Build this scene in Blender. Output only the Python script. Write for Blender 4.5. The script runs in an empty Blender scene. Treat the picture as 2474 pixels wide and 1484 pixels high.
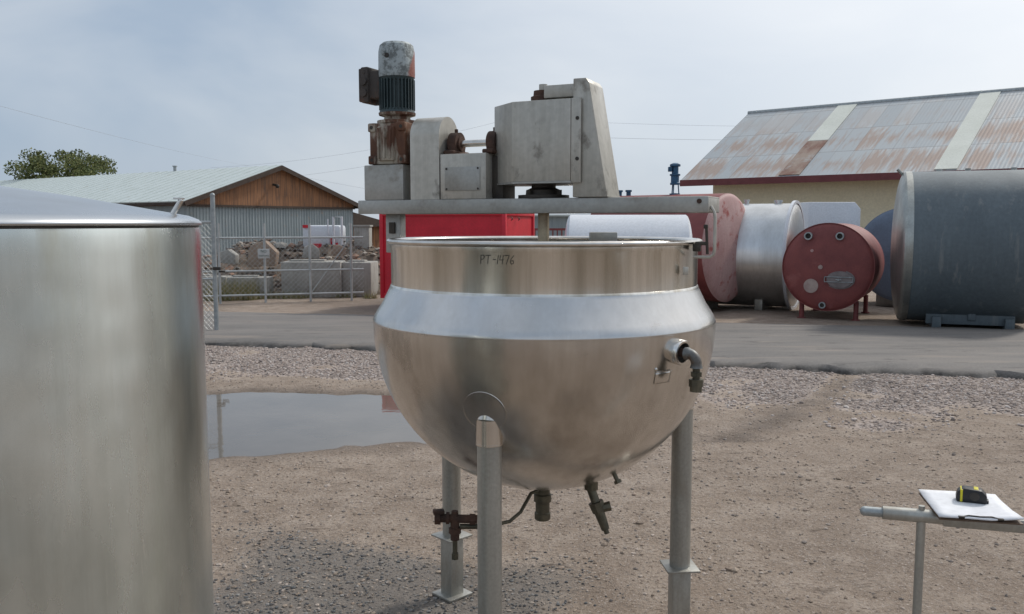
import bpy, bmesh, math, random
import numpy as np
from mathutils import Vector, Matrix, noise
random.seed(7); np.random.seed(7)
scn = bpy.context.scene
COL = scn.collection
scn.view_settings.view_transform = 'Standard'
scn.view_settings.look = 'None'
rad = math.radians

# ------------------------------------------------------------------ materials
def nt(name):
    m = bpy.data.materials.new(name); m.use_nodes = True
    t = m.node_tree; t.nodes.clear()
    o = t.nodes.new('ShaderNodeOutputMaterial')
    b = t.nodes.new('ShaderNodeBsdfPrincipled')
    t.links.new(b.outputs[0], o.inputs[0])
    return m, t, b
def c4(c): return (c[0], c[1], c[2], 1)
def N(t, k, **kw):
    n = t.nodes.new(k)
    for a, v in kw.items(): setattr(n, a, v)
    return n
def noise_n(t, vec, scale, detail=5, rough=.55, dist=0):
    n = N(t, 'ShaderNodeTexNoise'); n.inputs['Scale'].default_value = scale
    n.inputs['Detail'].default_value = detail; n.inputs['Roughness'].default_value = rough
    n.inputs['Distortion'].default_value = dist
    t.links.new(vec, n.inputs['Vector']); return n.outputs['Fac']
def ramp(t, fac, a, b, ca=(0,0,0,1), cb=(1,1,1,1)):
    r = N(t, 'ShaderNodeValToRGB'); e = r.color_ramp.elements
    e[0].position = a; e[1].position = b; e[0].color = ca; e[1].color = cb
    t.links.new(fac, r.inputs[0]); return r.outputs[0]
def mixc(t, fac, a, b, mode='MIX'):
    m = N(t, 'ShaderNodeMix', data_type='RGBA', blend_type=mode)
    for s, v in ((m.inputs[0], fac), (m.inputs[6], a), (m.inputs[7], b)):
        if isinstance(v, (int, float)): s.default_value = v
        elif isinstance(v, tuple): s.default_value = c4(v)
        else: t.links.new(v, s)
    return m.outputs[2]
def math_n(t, op, a, b=0.0):
    m = N(t, 'ShaderNodeMath', operation=op)
    for s, v in ((m.inputs[0], a), (m.inputs[1], b)):
        if isinstance(v, (int, float)): s.default_value = v
        else: t.links.new(v, s)
    return m.outputs[0]
def coords(t, scale=(1,1,1), loc=(0,0,0)):
    tc = N(t, 'ShaderNodeTexCoord'); mp = N(t, 'ShaderNodeMapping')
    mp.inputs['Scale'].default_value = scale; mp.inputs['Location'].default_value = loc
    t.links.new(tc.outputs['Object'], mp.inputs[0]); return mp.outputs[0]
def bump(t, b, h, strength, dist=.01, prev=None):
    n = N(t, 'ShaderNodeBump'); n.inputs['Strength'].default_value = strength
    n.inputs['Distance'].default_value = dist; t.links.new(h, n.inputs['Height'])
    if prev is not None: t.links.new(prev, n.inputs['Normal'])
    t.links.new(n.outputs[0], b.inputs['Normal']); return n.outputs[0]

def mat(name, col, col2=None, rough=.5, metal=0., ns=4, st=(1,1,1), lo=.35, hi=.65,
        stain=None, sns=3, sst=(1,1,1), slo=.55, shi=.7, srough=.8, smetal=0.,
        bs=60, bst=.15, bd=.003, rv=.12, wave=0., streak=0., aniso=0., scratch=0.):
    m, t, b = nt(name)
    v = coords(t, st)
    n1 = noise_n(t, v, ns)
    f1 = ramp(t, n1, lo, hi)
    c = mixc(t, f1, col, col2 or tuple(x*.8 for x in col))
    if metal < 1:
        fine = noise_n(t, coords(t), ns*14, 4)
        c = mixc(t, ramp(t, fine, .3, .75), c, mixc(t, 1., c, (.82,.82,.82), 'MULTIPLY'))
    if streak:
        sk_ = ramp(t, noise_n(t, coords(t, (1,1,.04)), 26, 5, .7), .38, .7)
        c = mixc(t, math_n(t,'MULTIPLY',sk_,streak), c, mixc(t, 1., c, (.62,.60,.56), 'MULTIPLY'))
    if scratch:
        s1 = ramp(t, noise_n(t, coords(t, (1,1,.10),(5,2,1)), 34, 6, .8, 1.2), .64, .68)
        s2 = ramp(t, noise_n(t, coords(t, (1,1,1),(1,7,3)), 16, 8, .8, 2.5), .67, .71)
        sc_ = math_n(t,'MULTIPLY',math_n(t,'MAXIMUM',s1,s2),scratch)
        c = mixc(t, sc_, c, (.90,.91,.89))
    r = math_n(t, 'ADD', math_n(t, 'MULTIPLY', n1, rv*2), rough-rv)
    if stain:
        s = ramp(t, noise_n(t, coords(t, sst, (3.1,1.7,2.3)), sns, 8, .65), slo, shi)
        c = mixc(t, s, c, stain)
        mr = N(t, 'ShaderNodeMix'); t.links.new(s, mr.inputs[0]); t.links.new(r, mr.inputs[2]); mr.inputs[3].default_value = srough
        r = mr.outputs[0]
        mm = N(t, 'ShaderNodeMix'); t.links.new(s, mm.inputs[0]); mm.inputs[2].default_value = metal; mm.inputs[3].default_value = smetal
        t.links.new(mm.outputs[0], b.inputs['Metallic'])
    else: b.inputs['Metallic'].default_value = metal
    t.links.new(c, b.inputs['Base Color']); t.links.new(r, b.inputs['Roughness'])
    if aniso:
        b.inputs['Anisotropic'].default_value = aniso; b.inputs['Anisotropic Rotation'].default_value = .25
        tg = N(t, 'ShaderNodeTangent', direction_type='RADIAL', axis='Z'); t.links.new(tg.outputs[0], b.inputs['Tangent'])
    p = None
    if wave: p = bump(t, b, noise_n(t, coords(t), 3.5, 2), wave, .02)
    if bst: bump(t, b, noise_n(t, coords(t, st), bs, 3), bst, bd, p)
    return m

M_bowl = mat('brushed_steel_bowl', (.73,.705,.67), (.46,.425,.385), .22, 1, 1.6, (1.3,1.3,.9), .42,.68, stain=(.29,.25,.21), sns=2.1, sst=(1.4,1.4,1.0), slo=.56, shi=.74, srough=.36, smetal=1, bst=0, wave=.32, streak=.35, aniso=.4, rv=.07, scratch=.2)
M_neck = mat('brushed_steel_neck', (.80,.785,.74), (.50,.475,.42), .22, 1, 4, (2.2,2.2,.10), .42,.64, stain=(.44,.39,.31), sns=4, sst=(2,2,.1), slo=.56, shi=.72, srough=.34, smetal=1, bst=0, wave=.32, streak=.45, aniso=.55, rv=.07, scratch=.1)
M_shoulder = mat('brushed_steel_shoulder', (.66,.655,.65), (.54,.53,.515), .25, 1, 3, (1,1,1), .3,.75, stain=(.44,.42,.40), sns=9, slo=.62, shi=.8, srough=.4, smetal=1, bst=0, wave=.30, streak=.2, rv=.06, scratch=.15)
M_rim = mat('polished_steel_rim', (.74,.72,.69), (.55,.52,.48), .22, 1, 8, bst=0)
M_cream = mat('grimy_satin_steel', (.57,.55,.50), (.45,.435,.39), .42, .45, 3, (1,1,.5), .35,.7, stain=(.15,.135,.115), sns=9, sst=(1,1,.7), slo=.59, shi=.72, srough=.7, bs=90, bst=.04, streak=.45)
M_beam = mat('dull_steel_beam', (.44,.44,.42), (.34,.33,.30), .48, .5, 5, (1,1,1), .35,.7, stain=(.19,.16,.125), sns=7, slo=.58, shi=.76, srough=.8, bst=.05)
M_leg = mat('grey_steel_leg', (.47,.47,.44), (.34,.33,.30), .42, .6, 6, (1,1,.25), .35,.7, stain=(.26,.23,.185), sns=6, sst=(1,1,.4), slo=.50, shi=.70, srough=.6, smetal=.3, bst=.05, streak=.45)
M_rust = mat('flaking_rust', (.105,.052,.034), (.05,.03,.024), .85, .1, 14, bs=60, bst=.5, bd=.004)
M_box = mat('rusty_brown_box', (.085,.07,.062), (.055,.05,.048), .8, .1, 12, stain=(.15,.075,.05), sns=12, slo=.58, shi=.68, bs=60, bst=.4, bd=.004)
M_rustlight = mat('rusty_casting', (.18,.080,.042), (.08,.040,.030), .8, .15, 9, (1,1,.5), stain=(.42,.385,.32), sns=9, sst=(1.2,1.2,.35), slo=.53, shi=.64, bs=50, bst=.4, bd=.004)
M_dark = mat('black_grease', (.03,.027,.025), (.07,.06,.05), .6, .3, 10)
M_green = mat('worn_green_paint', (.038,.064,.070), (.022,.038,.042), .5, .1, 10, stain=(.38,.40,.39), sns=6, sst=(1.6,1.6,.25), slo=.57, shi=.66, bs=50)
M_brass = mat('tarnished_brass', (.16,.145,.105), (.085,.08,.06), .5, .7, 18)
M_galv = mat('galvanised_steel', (.42,.45,.46), (.30,.33,.34), .5, .6, 12)
M_elbow = mat('weathered_galvanised_elbow', (.24,.26,.27), (.13,.12,.11), .5, .6, 16, stain=(.12,.07,.04), sns=12, slo=.55, shi=.65)
M_shaft = mat('stained_shaft', (.50,.42,.30), (.30,.24,.17), .4, .7, 10)
M_ink = mat('marker_ink', (.02,.019,.018), rough=.8, bst=0)

def cap_mat():
    m, t, b = nt('peeling_silver_and_red_paint')
    v = coords(t)
    peel = ramp(t, noise_n(t, v, 26, 7, .75), .44,.54)
    c = mixc(t, peel, (.14,.155,.155), (.35,.39,.40))
    sx = N(t,'ShaderNodeSeparateXYZ'); t.links.new(v, sx.inputs[0])
    e = math_n(t,'ADD', sx.outputs[0], math_n(t,'MULTIPLY', noise_n(t, v, 18, 4), .03))
    e = math_n(t,'ADD', e, math_n(t,'MULTIPLY', math_n(t,'SUBTRACT',2.50,sx.outputs[2]), .18))
    red = ramp(t, math_n(t,'ADD', e, 1.0), .450, .456)
    c = mixc(t, red, c, (.25,.090,.070))
    t.links.new(c, b.inputs['Base Color']); b.inputs['Roughness'].default_value=.5; b.inputs['Metallic'].default_value=.3
    bump(t,b,peel,.3,.002); return m
M_cap = cap_mat()

# ------------------------------------------------------------------ mesh builder
class MB:
    def __init__(s): s.bm = bmesh.new()
    def box(s, c, size, rot=0, bev=0, seg=2):
        mt = Matrix.Translation(c) @ (rot if isinstance(rot, Matrix) else Matrix.Rotation(rot,4,'Z')) @ Matrix.Diagonal((*size,1))
        r = bmesh.ops.create_cube(s.bm, size=1, matrix=mt)
        if bev:
            vs = set(r['verts']); es = [e for e in s.bm.edges if e.verts[0] in vs and e.verts[1] in vs]
            bmesh.ops.bevel(s.bm, geom=es, offset=bev, segments=seg, profile=.5, affect='EDGES')
        return s
    def cyl(s, p0, p1, r0, r1=None, seg=32, caps=True):
        p0=Vector(p0); p1=Vector(p1); d=p1-p0; r1=r0 if r1 is None else r1
        q=d.to_track_quat('Z','Y').to_matrix().to_4x4()
        mt=Matrix.Translation((p0+p1)/2)@q
        bmesh.ops.create_cone(s.bm, cap_ends=caps, segments=seg, radius1=r0, radius2=r1, depth=d.length, matrix=mt); return s
    def sph(s, c, r, sc=(1,1,1), seg=24):
        bmesh.ops.create_uvsphere(s.bm, u_segments=seg, v_segments=seg//2, radius=r, matrix=Matrix.Translation(c)@Matrix.Diagonal((*sc,1))); return s
    def lathe(s, prof, c=(0,0,0), seg=96, M=None, closed=False):
        rings=[]
        M = M or Matrix.Identity(4)
        for r,z in prof:
            if r<1e-6: rings.append([s.bm.verts.new(M@Vector((c[0],c[1],c[2]+z)))])
            else: rings.append([s.bm.verts.new(M@Vector((c[0]+r*math.cos(2*math.pi*i/seg), c[1]+r*math.sin(2*math.pi*i/seg), c[2]+z))) for i in range(seg)])
        pr=list(zip(rings,rings[1:]))
        if closed: pr.append((rings[-1],rings[0]))
        for a,b in pr:
            for i in range(seg):
                j=(i+1)%seg
                if len(a)==1 and len(b)==1: continue
                if len(a)==1: s.bm.faces.new((a[0],b[j],b[i]))
                elif len(b)==1: s.bm.faces.new((a[i],a[j],b[0]))
                else: s.bm.faces.new((a[i],a[j],b[j],b[i]))
        return s
    def tube(s, pts, r, seg=12, caps=True):
        pts=[Vector(p) for p in pts]; rings=[]; up=None
        for i,p in enumerate(pts):
            d=(pts[min(i+1,len(pts)-1)]-pts[max(i-1,0)]).normalized()
            if up is None: up = d.orthogonal().normalized()
            up=(up-d*up.dot(d)).normalized(); w=d.cross(up)
            rr = r[i] if isinstance(r,(list,tuple)) else r
            rings.append([s.bm.verts.new(p+(up*math.cos(2*math.pi*k/seg)+w*math.sin(2*math.pi*k/seg))*rr) for k in range(seg)])
        for a,b in zip(rings,rings[1:]):
            for i in range(seg):
                j=(i+1)%seg; s.bm.faces.new((a[i],a[j],b[j],b[i]))
        if caps: s.bm.faces.new(rings[0][::-1]); s.bm.faces.new(rings[-1])
        return s
    def prism(s, pts, a0, a1, plane='xz', bev=0):
        def mk(p,a): return {'xz':(p[0],a,p[1]),'yz':(a,p[0],p[1]),'xy':(p[0],p[1],a)}[plane]
        A=[s.bm.verts.new(mk(p,a0)) for p in pts]; B=[s.bm.verts.new(mk(p,a1)) for p in pts]
        s.bm.faces.new(A); s.bm.faces.new(B[::-1]); n=len(pts)
        for i in range(n):
            j=(i+1)%n; s.bm.faces.new((A[i],B[i],B[j],A[j]))
        if bev:
            vs=set(A+B); es=[e for e in s.bm.edges if e.verts[0] in vs and e.verts[1] in vs]
            bmesh.ops.bevel(s.bm, geom=es, offset=bev, segments=2, profile=.5, affect='EDGES')
        return s
    def obj(s, name, m, parent=None, M=None, ang=35, **props):
        if M is not None: bmesh.ops.transform(s.bm, matrix=M, verts=s.bm.verts[:])
        bmesh.ops.recalc_face_normals(s.bm, faces=s.bm.faces[:])
        me=bpy.data.meshes.new(name); s.bm.to_mesh(me); s.bm.free()
        for p in me.polygons: p.use_smooth=True
        me.set_sharp_from_angle(angle=rad(ang))
        me.materials.append(m)
        o=bpy.data.objects.new(name, me); COL.objects.link(o)
        if parent: o.parent=parent
        for k,v in props.items(): o[k]=v
        return o
def thing(name, loc, label, category, rot=0, group=None):
    e=bpy.data.objects.new(name,None); e.empty_display_size=.2; e.location=loc; e.rotation_euler=(0,0,rot)
    COL.objects.link(e); e['label']=label; e['category']=category
    if group: e['group']=group
    return e

# ------------------------------------------------------------------ camera / light / world
cam=bpy.data.cameras.new('camera'); co=bpy.data.objects.new('camera',cam); COL.objects.link(co)
cam.sensor_width=36; cam.lens=30.56; cam.clip_end=2000; cam.clip_start=.05
co.location=(0,0,1.78); co.rotation_euler=(rad(90-5.494),0,0); scn.camera=co
SUN_AZ, SUN_EL = rad(52), rad(44)
S=Vector((math.sin(SUN_AZ)*math.cos(SUN_EL), math.cos(SUN_AZ)*math.cos(SUN_EL), math.sin(SUN_EL)))
sl=bpy.data.lights.new('sun','SUN'); so=bpy.data.objects.new('sun',sl); COL.objects.link(so)
sl.energy=2.2; sl.angle=rad(7); sl.color=(1,.95,.87); so.rotation_euler=S.to_track_quat('Z','Y').to_euler(); so.location=(20,20,30)
w=bpy.data.worlds.new('World'); scn.world=w; w.use_nodes=True; t=w.node_tree; t.nodes.clear()
out=N(t,'ShaderNodeOutputWorld'); bg=N(t,'ShaderNodeBackground'); t.links.new(bg.outputs[0],out.inputs[0])
bg.inputs[1].default_value=.122
sky=N(t,'ShaderNodeTexSky',sky_type='NISHITA'); sky.sun_disc=False; sky.sun_elevation=SUN_EL; sky.sun_rotation=SUN_AZ; sky.dust_density=2
tc=N(t,'ShaderNodeTexCoord'); mp=N(t,'ShaderNodeMapping'); t.links.new(tc.outputs['Generated'],mp.inputs[0]); mp.inputs['Scale'].default_value=(1,1,2.2); mp.inputs['Rotation'].default_value=(0,.18,.3)
cl=noise_n(t,mp.outputs[0],2.6,5,.5,.35)
cc=mixc(t,ramp(t,cl,.37,.66),(3.25,4.0,5.0),(5.1,5.55,6.1))
dt=N(t,'ShaderNodeVectorMath',operation='DOT_PRODUCT'); t.links.new(tc.outputs['Generated'],dt.inputs[0]); dt.inputs[1].default_value=S
gl=ramp(t,dt.outputs['Value'],.45,1.0)
cc=mixc(t,gl,cc,(9.5,9.6,9.7))
fin=mixc(t,.88,sky.outputs[0],cc)
t.links.new(fin,bg.inputs[0])

# ------------------------------------------------------------------ ground
def road_near(x): return 11.55-.28*x
def road_far(x): return 16.1-.2*x
def nz(x,y,s,o=0): return noise.noise(Vector((x*s+o,y*s-o,o*.37)))
def puddle_d(x,y):
    d=math.hypot((x+2.70)/2.33,(y-7.85)/1.25)
    return d+.16*nz(x,y,1.1,5)+.09*nz(x,y,4,2)
def height(x,y):
    h=.018*nz(x,y,.9)+.010*nz(x,y,3.1,9)+.006*nz(x,y,7.5,3)
    d=puddle_d(x,y); k=max(0,min(1,(1.25-d)/.5)); k=k*k*(3-2*k)
    h=h*(1-k)-.055*k
    far=max(0,min(1,(y-30)/20)); h*=1-far
    g=math.hypot(x-.13,y-3.6); k=max(0,min(1,(1.3-g)/.4)); h*=1-k
    return h
def gravel_mask(x,y):
    dd=road_near(x)-y; wd=2.9+.9*nz(x,y,.6,3)+.5*nz(x,y,2.2,3)+(.3 if x>2 else 0)
    a=max(0,min(1,(wd-dd)/.9)) if dd>-.3 else 0
    if dd<0: a*=.3
    a*=max(.25,min(1,1.05+1.3*nz(x,y,1.5,11)))
    tr=abs((x-3.1)-(y-8.6)*.55)
    if y<10.4: a*=max(.15,min(1,tr/.35))
    if 0<dd<4 and puddle_d(x,y)<1.06: a=0
    return a
def chip_mask(x,y):
    g=math.hypot((x+.9)/1.5,(y-3.4)/1.5)+.5*nz(x,y,1.3,8)
    return max(0,min(1,(1.05-g)/.4))
def axis(f0,f1,st,lim):
    a=list(np.arange(f0,f1+1e-6,st)); s=st; v=f0; pre=[]
    while v>-lim: s*=1.35; v-=s; pre.append(v)
    s=st; v=a[-1]; post=[]
    while v<lim: s*=1.35; v+=s; post.append(v)
    return pre[::-1]+a+post
xs=axis(-8,9,.08,450); ys=axis(1.5,13.5,.08,450)
verts=[(x,y,height(x,y)) for y in ys for x in xs]; nx=len(xs)
faces=[(j*nx+i,j*nx+i+1,(j+1)*nx+i+1,(j+1)*nx+i) for j in range(len(ys)-1) for i in range(nx-1)]
me=bpy.data.meshes.new('ground'); me.from_pydata(verts,[],faces)
ga=me.attributes.new('gravel','FLOAT','POINT'); ga.data.foreach_set('value',[gravel_mask(v[0],v[1]) for v in verts])
wa=me.attributes.new('wet','FLOAT','POINT')
def wetf(x,y):
    d=puddle_d(x,y); a=max(0,min(1,(1.30-d)/.25))*.8
    tr=abs((x-2.9)-(y-8.4)*.8)
    if 7<y<10.2: a=max(a,max(0,1-tr/.42)*max(0,min(1,.85+1.5*nz(x,y,2.2,1))))
    if y>road_far(x) and x<0: a=max(a,max(0,min(1,.3+nz(x,y,.7,4)*1.5)))
    return a
wa.data.foreach_set('value',[wetf(v[0],v[1]) for v in verts])
ca_=me.attributes.new('chips','FLOAT','POINT'); ca_.data.foreach_set('value',[chip_mask(v[0],v[1]) for v in verts])
for p in me.polygons: p.use_smooth=True
gr=bpy.data.objects.new('ground',me); COL.objects.link(gr); gr['kind']='structure'
m,t,b=nt('dirt_and_gravel')
v=coords(t)
def attr(t,n): a=N(t,'ShaderNodeAttribute'); a.attribute_name=n; return a.outputs['Fac']
big=noise_n(t,v,.7,5); mid=noise_n(t,v,3.5,6,.6); fine=noise_n(t,v,38,6,.7); grit=noise_n(t,v,130,3,.7)
c=mixc(t,ramp(t,big,.35,.65),(.325,.258,.204),(.262,.206,.163))
c=mixc(t,ramp(t,mid,.42,.66),c,(.395,.325,.268))
c=mixc(t,ramp(t,fine,.50,.64),c,(.19,.146,.114))
v2=N(t,'ShaderNodeTexVoronoi'); v2.inputs['Scale'].default_value=75; t.links.new(v,v2.inputs['Vector'])
v2s=N(t,'ShaderNodeSeparateColor'); t.links.new(v2.outputs['Color'],v2s.inputs[0])
pebm=math_n(t,'MULTIPLY',math_n(t,'GREATER_THAN',v2s.outputs[1],.62),math_n(t,'LESS_THAN',v2.outputs['Distance'],.42))
c=mixc(t,math_n(t,'MULTIPLY',pebm,.8),c,mixc(t,v2s.outputs[0],(.20,.17,.15),(.50,.43,.38)))
c=mixc(t,ramp(t,grit,.58,.68),c,(.47,.405,.35))
vo=N(t,'ShaderNodeTexVoronoi'); vo.inputs['Scale'].default_value=34; t.links.new(v,vo.inputs['Vector'])
vs=N(t,'ShaderNodeSeparateColor'); t.links.new(vo.outputs['Color'],vs.inputs[0])
gcol=mixc(t,vs.outputs[0],(.26,.21,.185),(.50,.43,.39))
gcol=mixc(t,ramp(t,vo.outputs['Distance'],.5,.85),gcol,(.14,.115,.10))
gm=ramp(t,math_n(t,'ADD',attr(t,'gravel'),math_n(t,'MULTIPLY',math_n(t,'SUBTRACT',fine,.5),.8)),.35,.6)
c=mixc(t,gm,c,gcol)
cm=ramp(t,math_n(t,'ADD',attr(t,'chips'),math_n(t,'MULTIPLY',math_n(t,'SUBTRACT',fine,.5),1.4)),.4,.9)
c=mixc(t,math_n(t,'MULTIPLY',cm,.65),c,(.175,.168,.16))
dm=ramp(t,noise_n(t,coords(t,(1,2.6,1)),1.9,8,.74),.585,.665)
c=mixc(t,math_n(t,'MULTIPLY',dm,.62),c,(.09,.066,.05))
wet=attr(t,'wet'); c=mixc(t,math_n(t,'MULTIPLY',wet,.75),c,mixc(t,1.,c,(.34,.32,.31),'MULTIPLY'))
t.links.new(c,b.inputs['Base Color'])
t.links.new(math_n(t,'SUBTRACT',.95,math_n(t,'MULTIPLY',wet,.3)),b.inputs['Roughness']); b.inputs['Specular IOR Level'].default_value=.2
p=bump(t,b,mid,.7,.07); p=bump(t,b,fine,.9,.025,p); p=bump(t,b,grit,.5,.006,p); p=bump(t,b,pebm,.5,.006,p)
gh=math_n(t,'MULTIPLY',vo.outputs['Distance'],math_n(t,'MULTIPLY',gm,-1.)); bump(t,b,gh,.7,.025,p)
me.materials.append(m)

# water
vs_=[(-2.65,7.85,-.022)]; n=72
for i in range(n):
    a=2*math.pi*i/n; vs_.append((-2.65+2.95*math.cos(a),7.85+1.75*math.sin(a),-.022))
me=bpy.data.meshes.new('puddle'); me.from_pydata(vs_,[],[(0,1+i,1+(i+1)%n) for i in range(n)])
pu=bpy.data.objects.new('puddle_water',me); COL.objects.link(pu); pu['kind']='structure'
m,t,b=nt('muddy_water')
wc=mixc(t,ramp(t,noise_n(t,coords(t),1.4,5),.4,.7),(.135,.118,.10),(.17,.148,.125)); t.links.new(wc,b.inputs['Base Color'])
b.inputs['Roughness'].default_value=.035; b.inputs['IOR'].default_value=1.42
bump(t,b,noise_n(t,coords(t),9,2),.05,.01); me.materials.append(m)

# road
xr=axis(-12,14,.12,160); V=[];F=[]
for x in xr:
    j=.18*nz(x,0,1.3,2)+.11*nz(x,0,5,4)+.06*nz(x,0,15,4); j2=.15*nz(x,3,1.1,6)+.04*nz(x,1,7,2)
    yn=road_near(x)+j; yf=road_far(x)+j2
    row=[(yn-.12-.05*nz(x,9,4,1),-.03),(yn-.06,.03+.018*nz(x,5,9,1)),(yn+.01,.068+.018*nz(x,2,6,1)),(yn+.4,.085)]
    row+=[(yn+.4+(yf-yn-.6)*k/5,.085) for k in range(1,5)]+[(yf-.2,.05),(yf,.02),(yf+.15,-.03)]
    V+=[(x,a,z) for a,z in row]
k=len(row)
F=[(i*k+q,(i+1)*k+q,(i+1)*k+q+1,i*k+q+1) for i in range(len(xr)-1) for q in range(k-1)]
me=bpy.data.meshes.new('road'); me.from_pydata(V,[],F)
for p in me.polygons: p.use_smooth=True
me.set_sharp_from_angle(angle=rad(30))
rd=bpy.data.objects.new('asphalt_road',me); COL.objects.link(rd); rd['kind']='structure'
m,t,b=nt('worn_asphalt'); v=coords(t)
c=mixc(t,ramp(t,noise_n(t,coords(t,(.5,2,1)),.9,6),.35,.7),(.120,.113,.108),(.19,.172,.158))
c=mixc(t,ramp(t,noise_n(t,v,60,4,.7),.5,.7),c,(.25,.235,.22))
c=mixc(t,ramp(t,noise_n(t,coords(t,(.3,3,1)),2.0,7,.6),.55,.72),c,(.24,.205,.175))
c=mixc(t,ramp(t,noise_n(t,coords(t,(.6,2,1),(4,4,0)),2.4,8,.7),.58,.66),c,(.085,.078,.073))
sp=N(t,'ShaderNodeSeparateXYZ'); t.links.new(v,sp.inputs[0])
lip_shade=ramp(t,sp.outputs[2],.015,.065,(1,1,1,1),(0,0,0,1))
c=mixc(t,math_n(t,'MULTIPLY',lip_shade,ramp(t,noise_n(t,v,5,5,.7),.3,.6)),c,(.035,.031,.028))  # shade under the raised lip painted in: asphalt darkens towards its low edges
t.links.new(c,b.inputs['Base Color']); b.inputs['Roughness'].default_value=.85
bump(t,b,noise_n(t,v,45,4,.7),.5,.01); me.materials.append(m)

# stones
ico=bmesh.new(); bmesh.ops.create_icosphere(ico,subdivisions=1,radius=1); IV=np.array([v.co[:] for v in ico.verts]); IF=np.array([[v.index for v in f.verts] for f in ico.faces]); ico.free()
def stones(name,pts,sizes,m,flat=.65,jag=.22):
    n=len(pts); A=np.random.uniform(0,6.283,n); sc=np.random.uniform(.6,1.25,(n,3)); sc[:,2]*=flat
    V=IV[None]*sc[:,None]*(1+np.random.uniform(-jag,jag,(n,len(IV),1)))
    c,s=np.cos(A)[:,None],np.sin(A)[:,None]; X=V[...,0]*c-V[...,1]*s; Y=V[...,0]*s+V[...,1]*c
    V=np.stack([X,Y,V[...,2]],-1)*sizes[:,None,None]+np.array(pts)[:,None]
    F=(IF[None]+(np.arange(n)*len(IV))[:,None,None]).reshape(-1,3)
    me=bpy.data.meshes.new(name); me.from_pydata(V.reshape(-1,3).tolist(),[],F.tolist()); me.materials.append(m)
    o=bpy.data.objects.new(name,me); COL.objects.link(o); o['kind']='stuff'
    return o
def stone_mat(name,cols):
    m,t,b=nt(name); g=N(t,'ShaderNodeNewGeometry'); r=N(t,'ShaderNodeValToRGB'); r.color_ramp.interpolation='CONSTANT'
    e=r.color_ramp.elements
    while len(e)<len(cols): e.new(.5)
    for i,cc in enumerate(cols): e[i].position=i/len(cols); e[i].color=c4(cc)
    t.links.new(g.outputs['Random Per Island'],r.inputs[0]); 
    c=mixc(t,ramp(t,noise_n(t,coords(t),60,4),.35,.7),r.outputs[0],mixc(t,1.,r.outputs[0],(.72,.70,.68),'MULTIPLY'))
    t.links.new(c,b.inputs['Base Color']); b.inputs['Roughness'].default_value=.85; b.inputs['Specular IOR Level'].default_value=.3; return m
MS1=stone_mat('pink_grey_gravel',[(.46,.385,.35),(.32,.27,.245),(.55,.48,.445),(.40,.325,.28),(.22,.19,.175),(.58,.525,.495),(.44,.375,.345)])
MS2=stone_mat('slate_chips',[(.13,.135,.14),(.26,.25,.24),(.17,.16,.155),(.34,.295,.255),(.10,.10,.105),(.28,.27,.26)])
MS3=stone_mat('dirt_pebbles',[(.38,.31,.25),(.28,.225,.18),(.47,.40,.35),(.23,.20,.18),(.34,.27,.22)])
P=[];Z=[]
while len(P)<22000:
    x=random.uniform(-6.5,8.5); y=random.uniform(6.2,13.6)
    if random.random()>gravel_mask(x,y) or y>road_near(x)-.02: continue
    s=.007+.013*random.random()**1.6; s*=(1.5 if random.random()<.05 else 1); P.append((x,y,height(x,y)+s*.2)); Z.append(s)
stones('roadside_gravel',P,np.array(Z),MS1)
P=[];Z=[]
while len(P)<9000:
    x=random.uniform(-3,1.5); y=random.uniform(2.2,5.6)
    if random.random()>chip_mask(x,y)**1.3: continue
    s=random.choice([.003,.004,.005,.007,.010]); P.append((x,y,height(x,y)+s*.2)); Z.append(s)
stones('slate_chippings',P,np.array(Z),MS2)
P=[];Z=[]
while len(P)<18000:
    y=2.2+7.5*random.random()**1.05; x=random.uniform(-.75,.75)*y+random.uniform(-.5,.5)
    if puddle_d(x,y)<1.15 or nz(x,y,1.1,7)+random.uniform(-.5,.5)<-.15: continue
    s=random.choice([.003,.004,.005,.006,.008,.012]) if random.random()<.994 else .021
    P.append((x,y,height(x,y)+s*.12)); Z.append(s)
stones('loose_pebbles',P,np.array(Z),MS3)

# ------------------------------------------------------------------ mixing kettle
K=thing('mixing_kettle',(.13,3.6,0),'stainless steel steam kettle with mixer bridge on three legs','kettle')
R,ZC=.700,1.385
prof=[(R*math.sin(a),ZC-R*math.cos(a)) for a in [math.pi/2*i/40 for i in range(41)]]
ins=[(.672*math.sin(a),ZC-.672*math.cos(a)) for a in [math.pi/2*(40-i)/40 for i in range(41)]]
MB().lathe(prof+ins,seg=160).obj('bowl',M_bowl,K,ang=50)
MB().lathe([(R,ZC),(R+.0008,ZC+.002),(R+.0006,ZC+.007),(.6985,ZC+.014),(.694,ZC+.026),(.686,ZC+.040),(.662,1.461),(.635,1.516),(.631,1.524),(.630,1.528),(.612,1.528),(.672,ZC)],seg=160).obj('shoulder',M_shoulder,K,ang=60)
MB().lathe([(.630,1.528),(.6285,1.533),(.625,1.537),(.625,1.675),(.629,1.682),(.629,1.698),(.614,1.698),(.614,1.528)],seg=160).obj('neck_band',M_neck,K,ang=30)
MB().lathe([(.625+.018*math.cos(a),1.709+.011*math.sin(a)) for a in [2*math.pi*i/14 for i in range(14)]],seg=160,closed=True).obj('rim',M_rim,K,ang=80)
glyph={'P':[[(0,0),(.05,1)],[(0,.95),(.35,1.0),(.5,.8),(.35,.55),(.03,.5)]],
 'T':[[(0,.95),(.7,1.0)],[(.35,.98),(.28,0)]],
 '-':[[(0,.5),(.4,.52)]],
 '1':[[(.2,1),(.05,0)]],
 '4':[[(.15,1.0),(0,.45),(.5,.5)],[(.48,1.0),(.32,0)]],
 '7':[[(0,.95),(.55,1),(.2,0)]],
 '6':[[(.5,1),(.15,.6),(.02,.25),(.2,.0),(.45,.15),(.4,.4),(.08,.35)]]}
mb=MB(); cx=0
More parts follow.
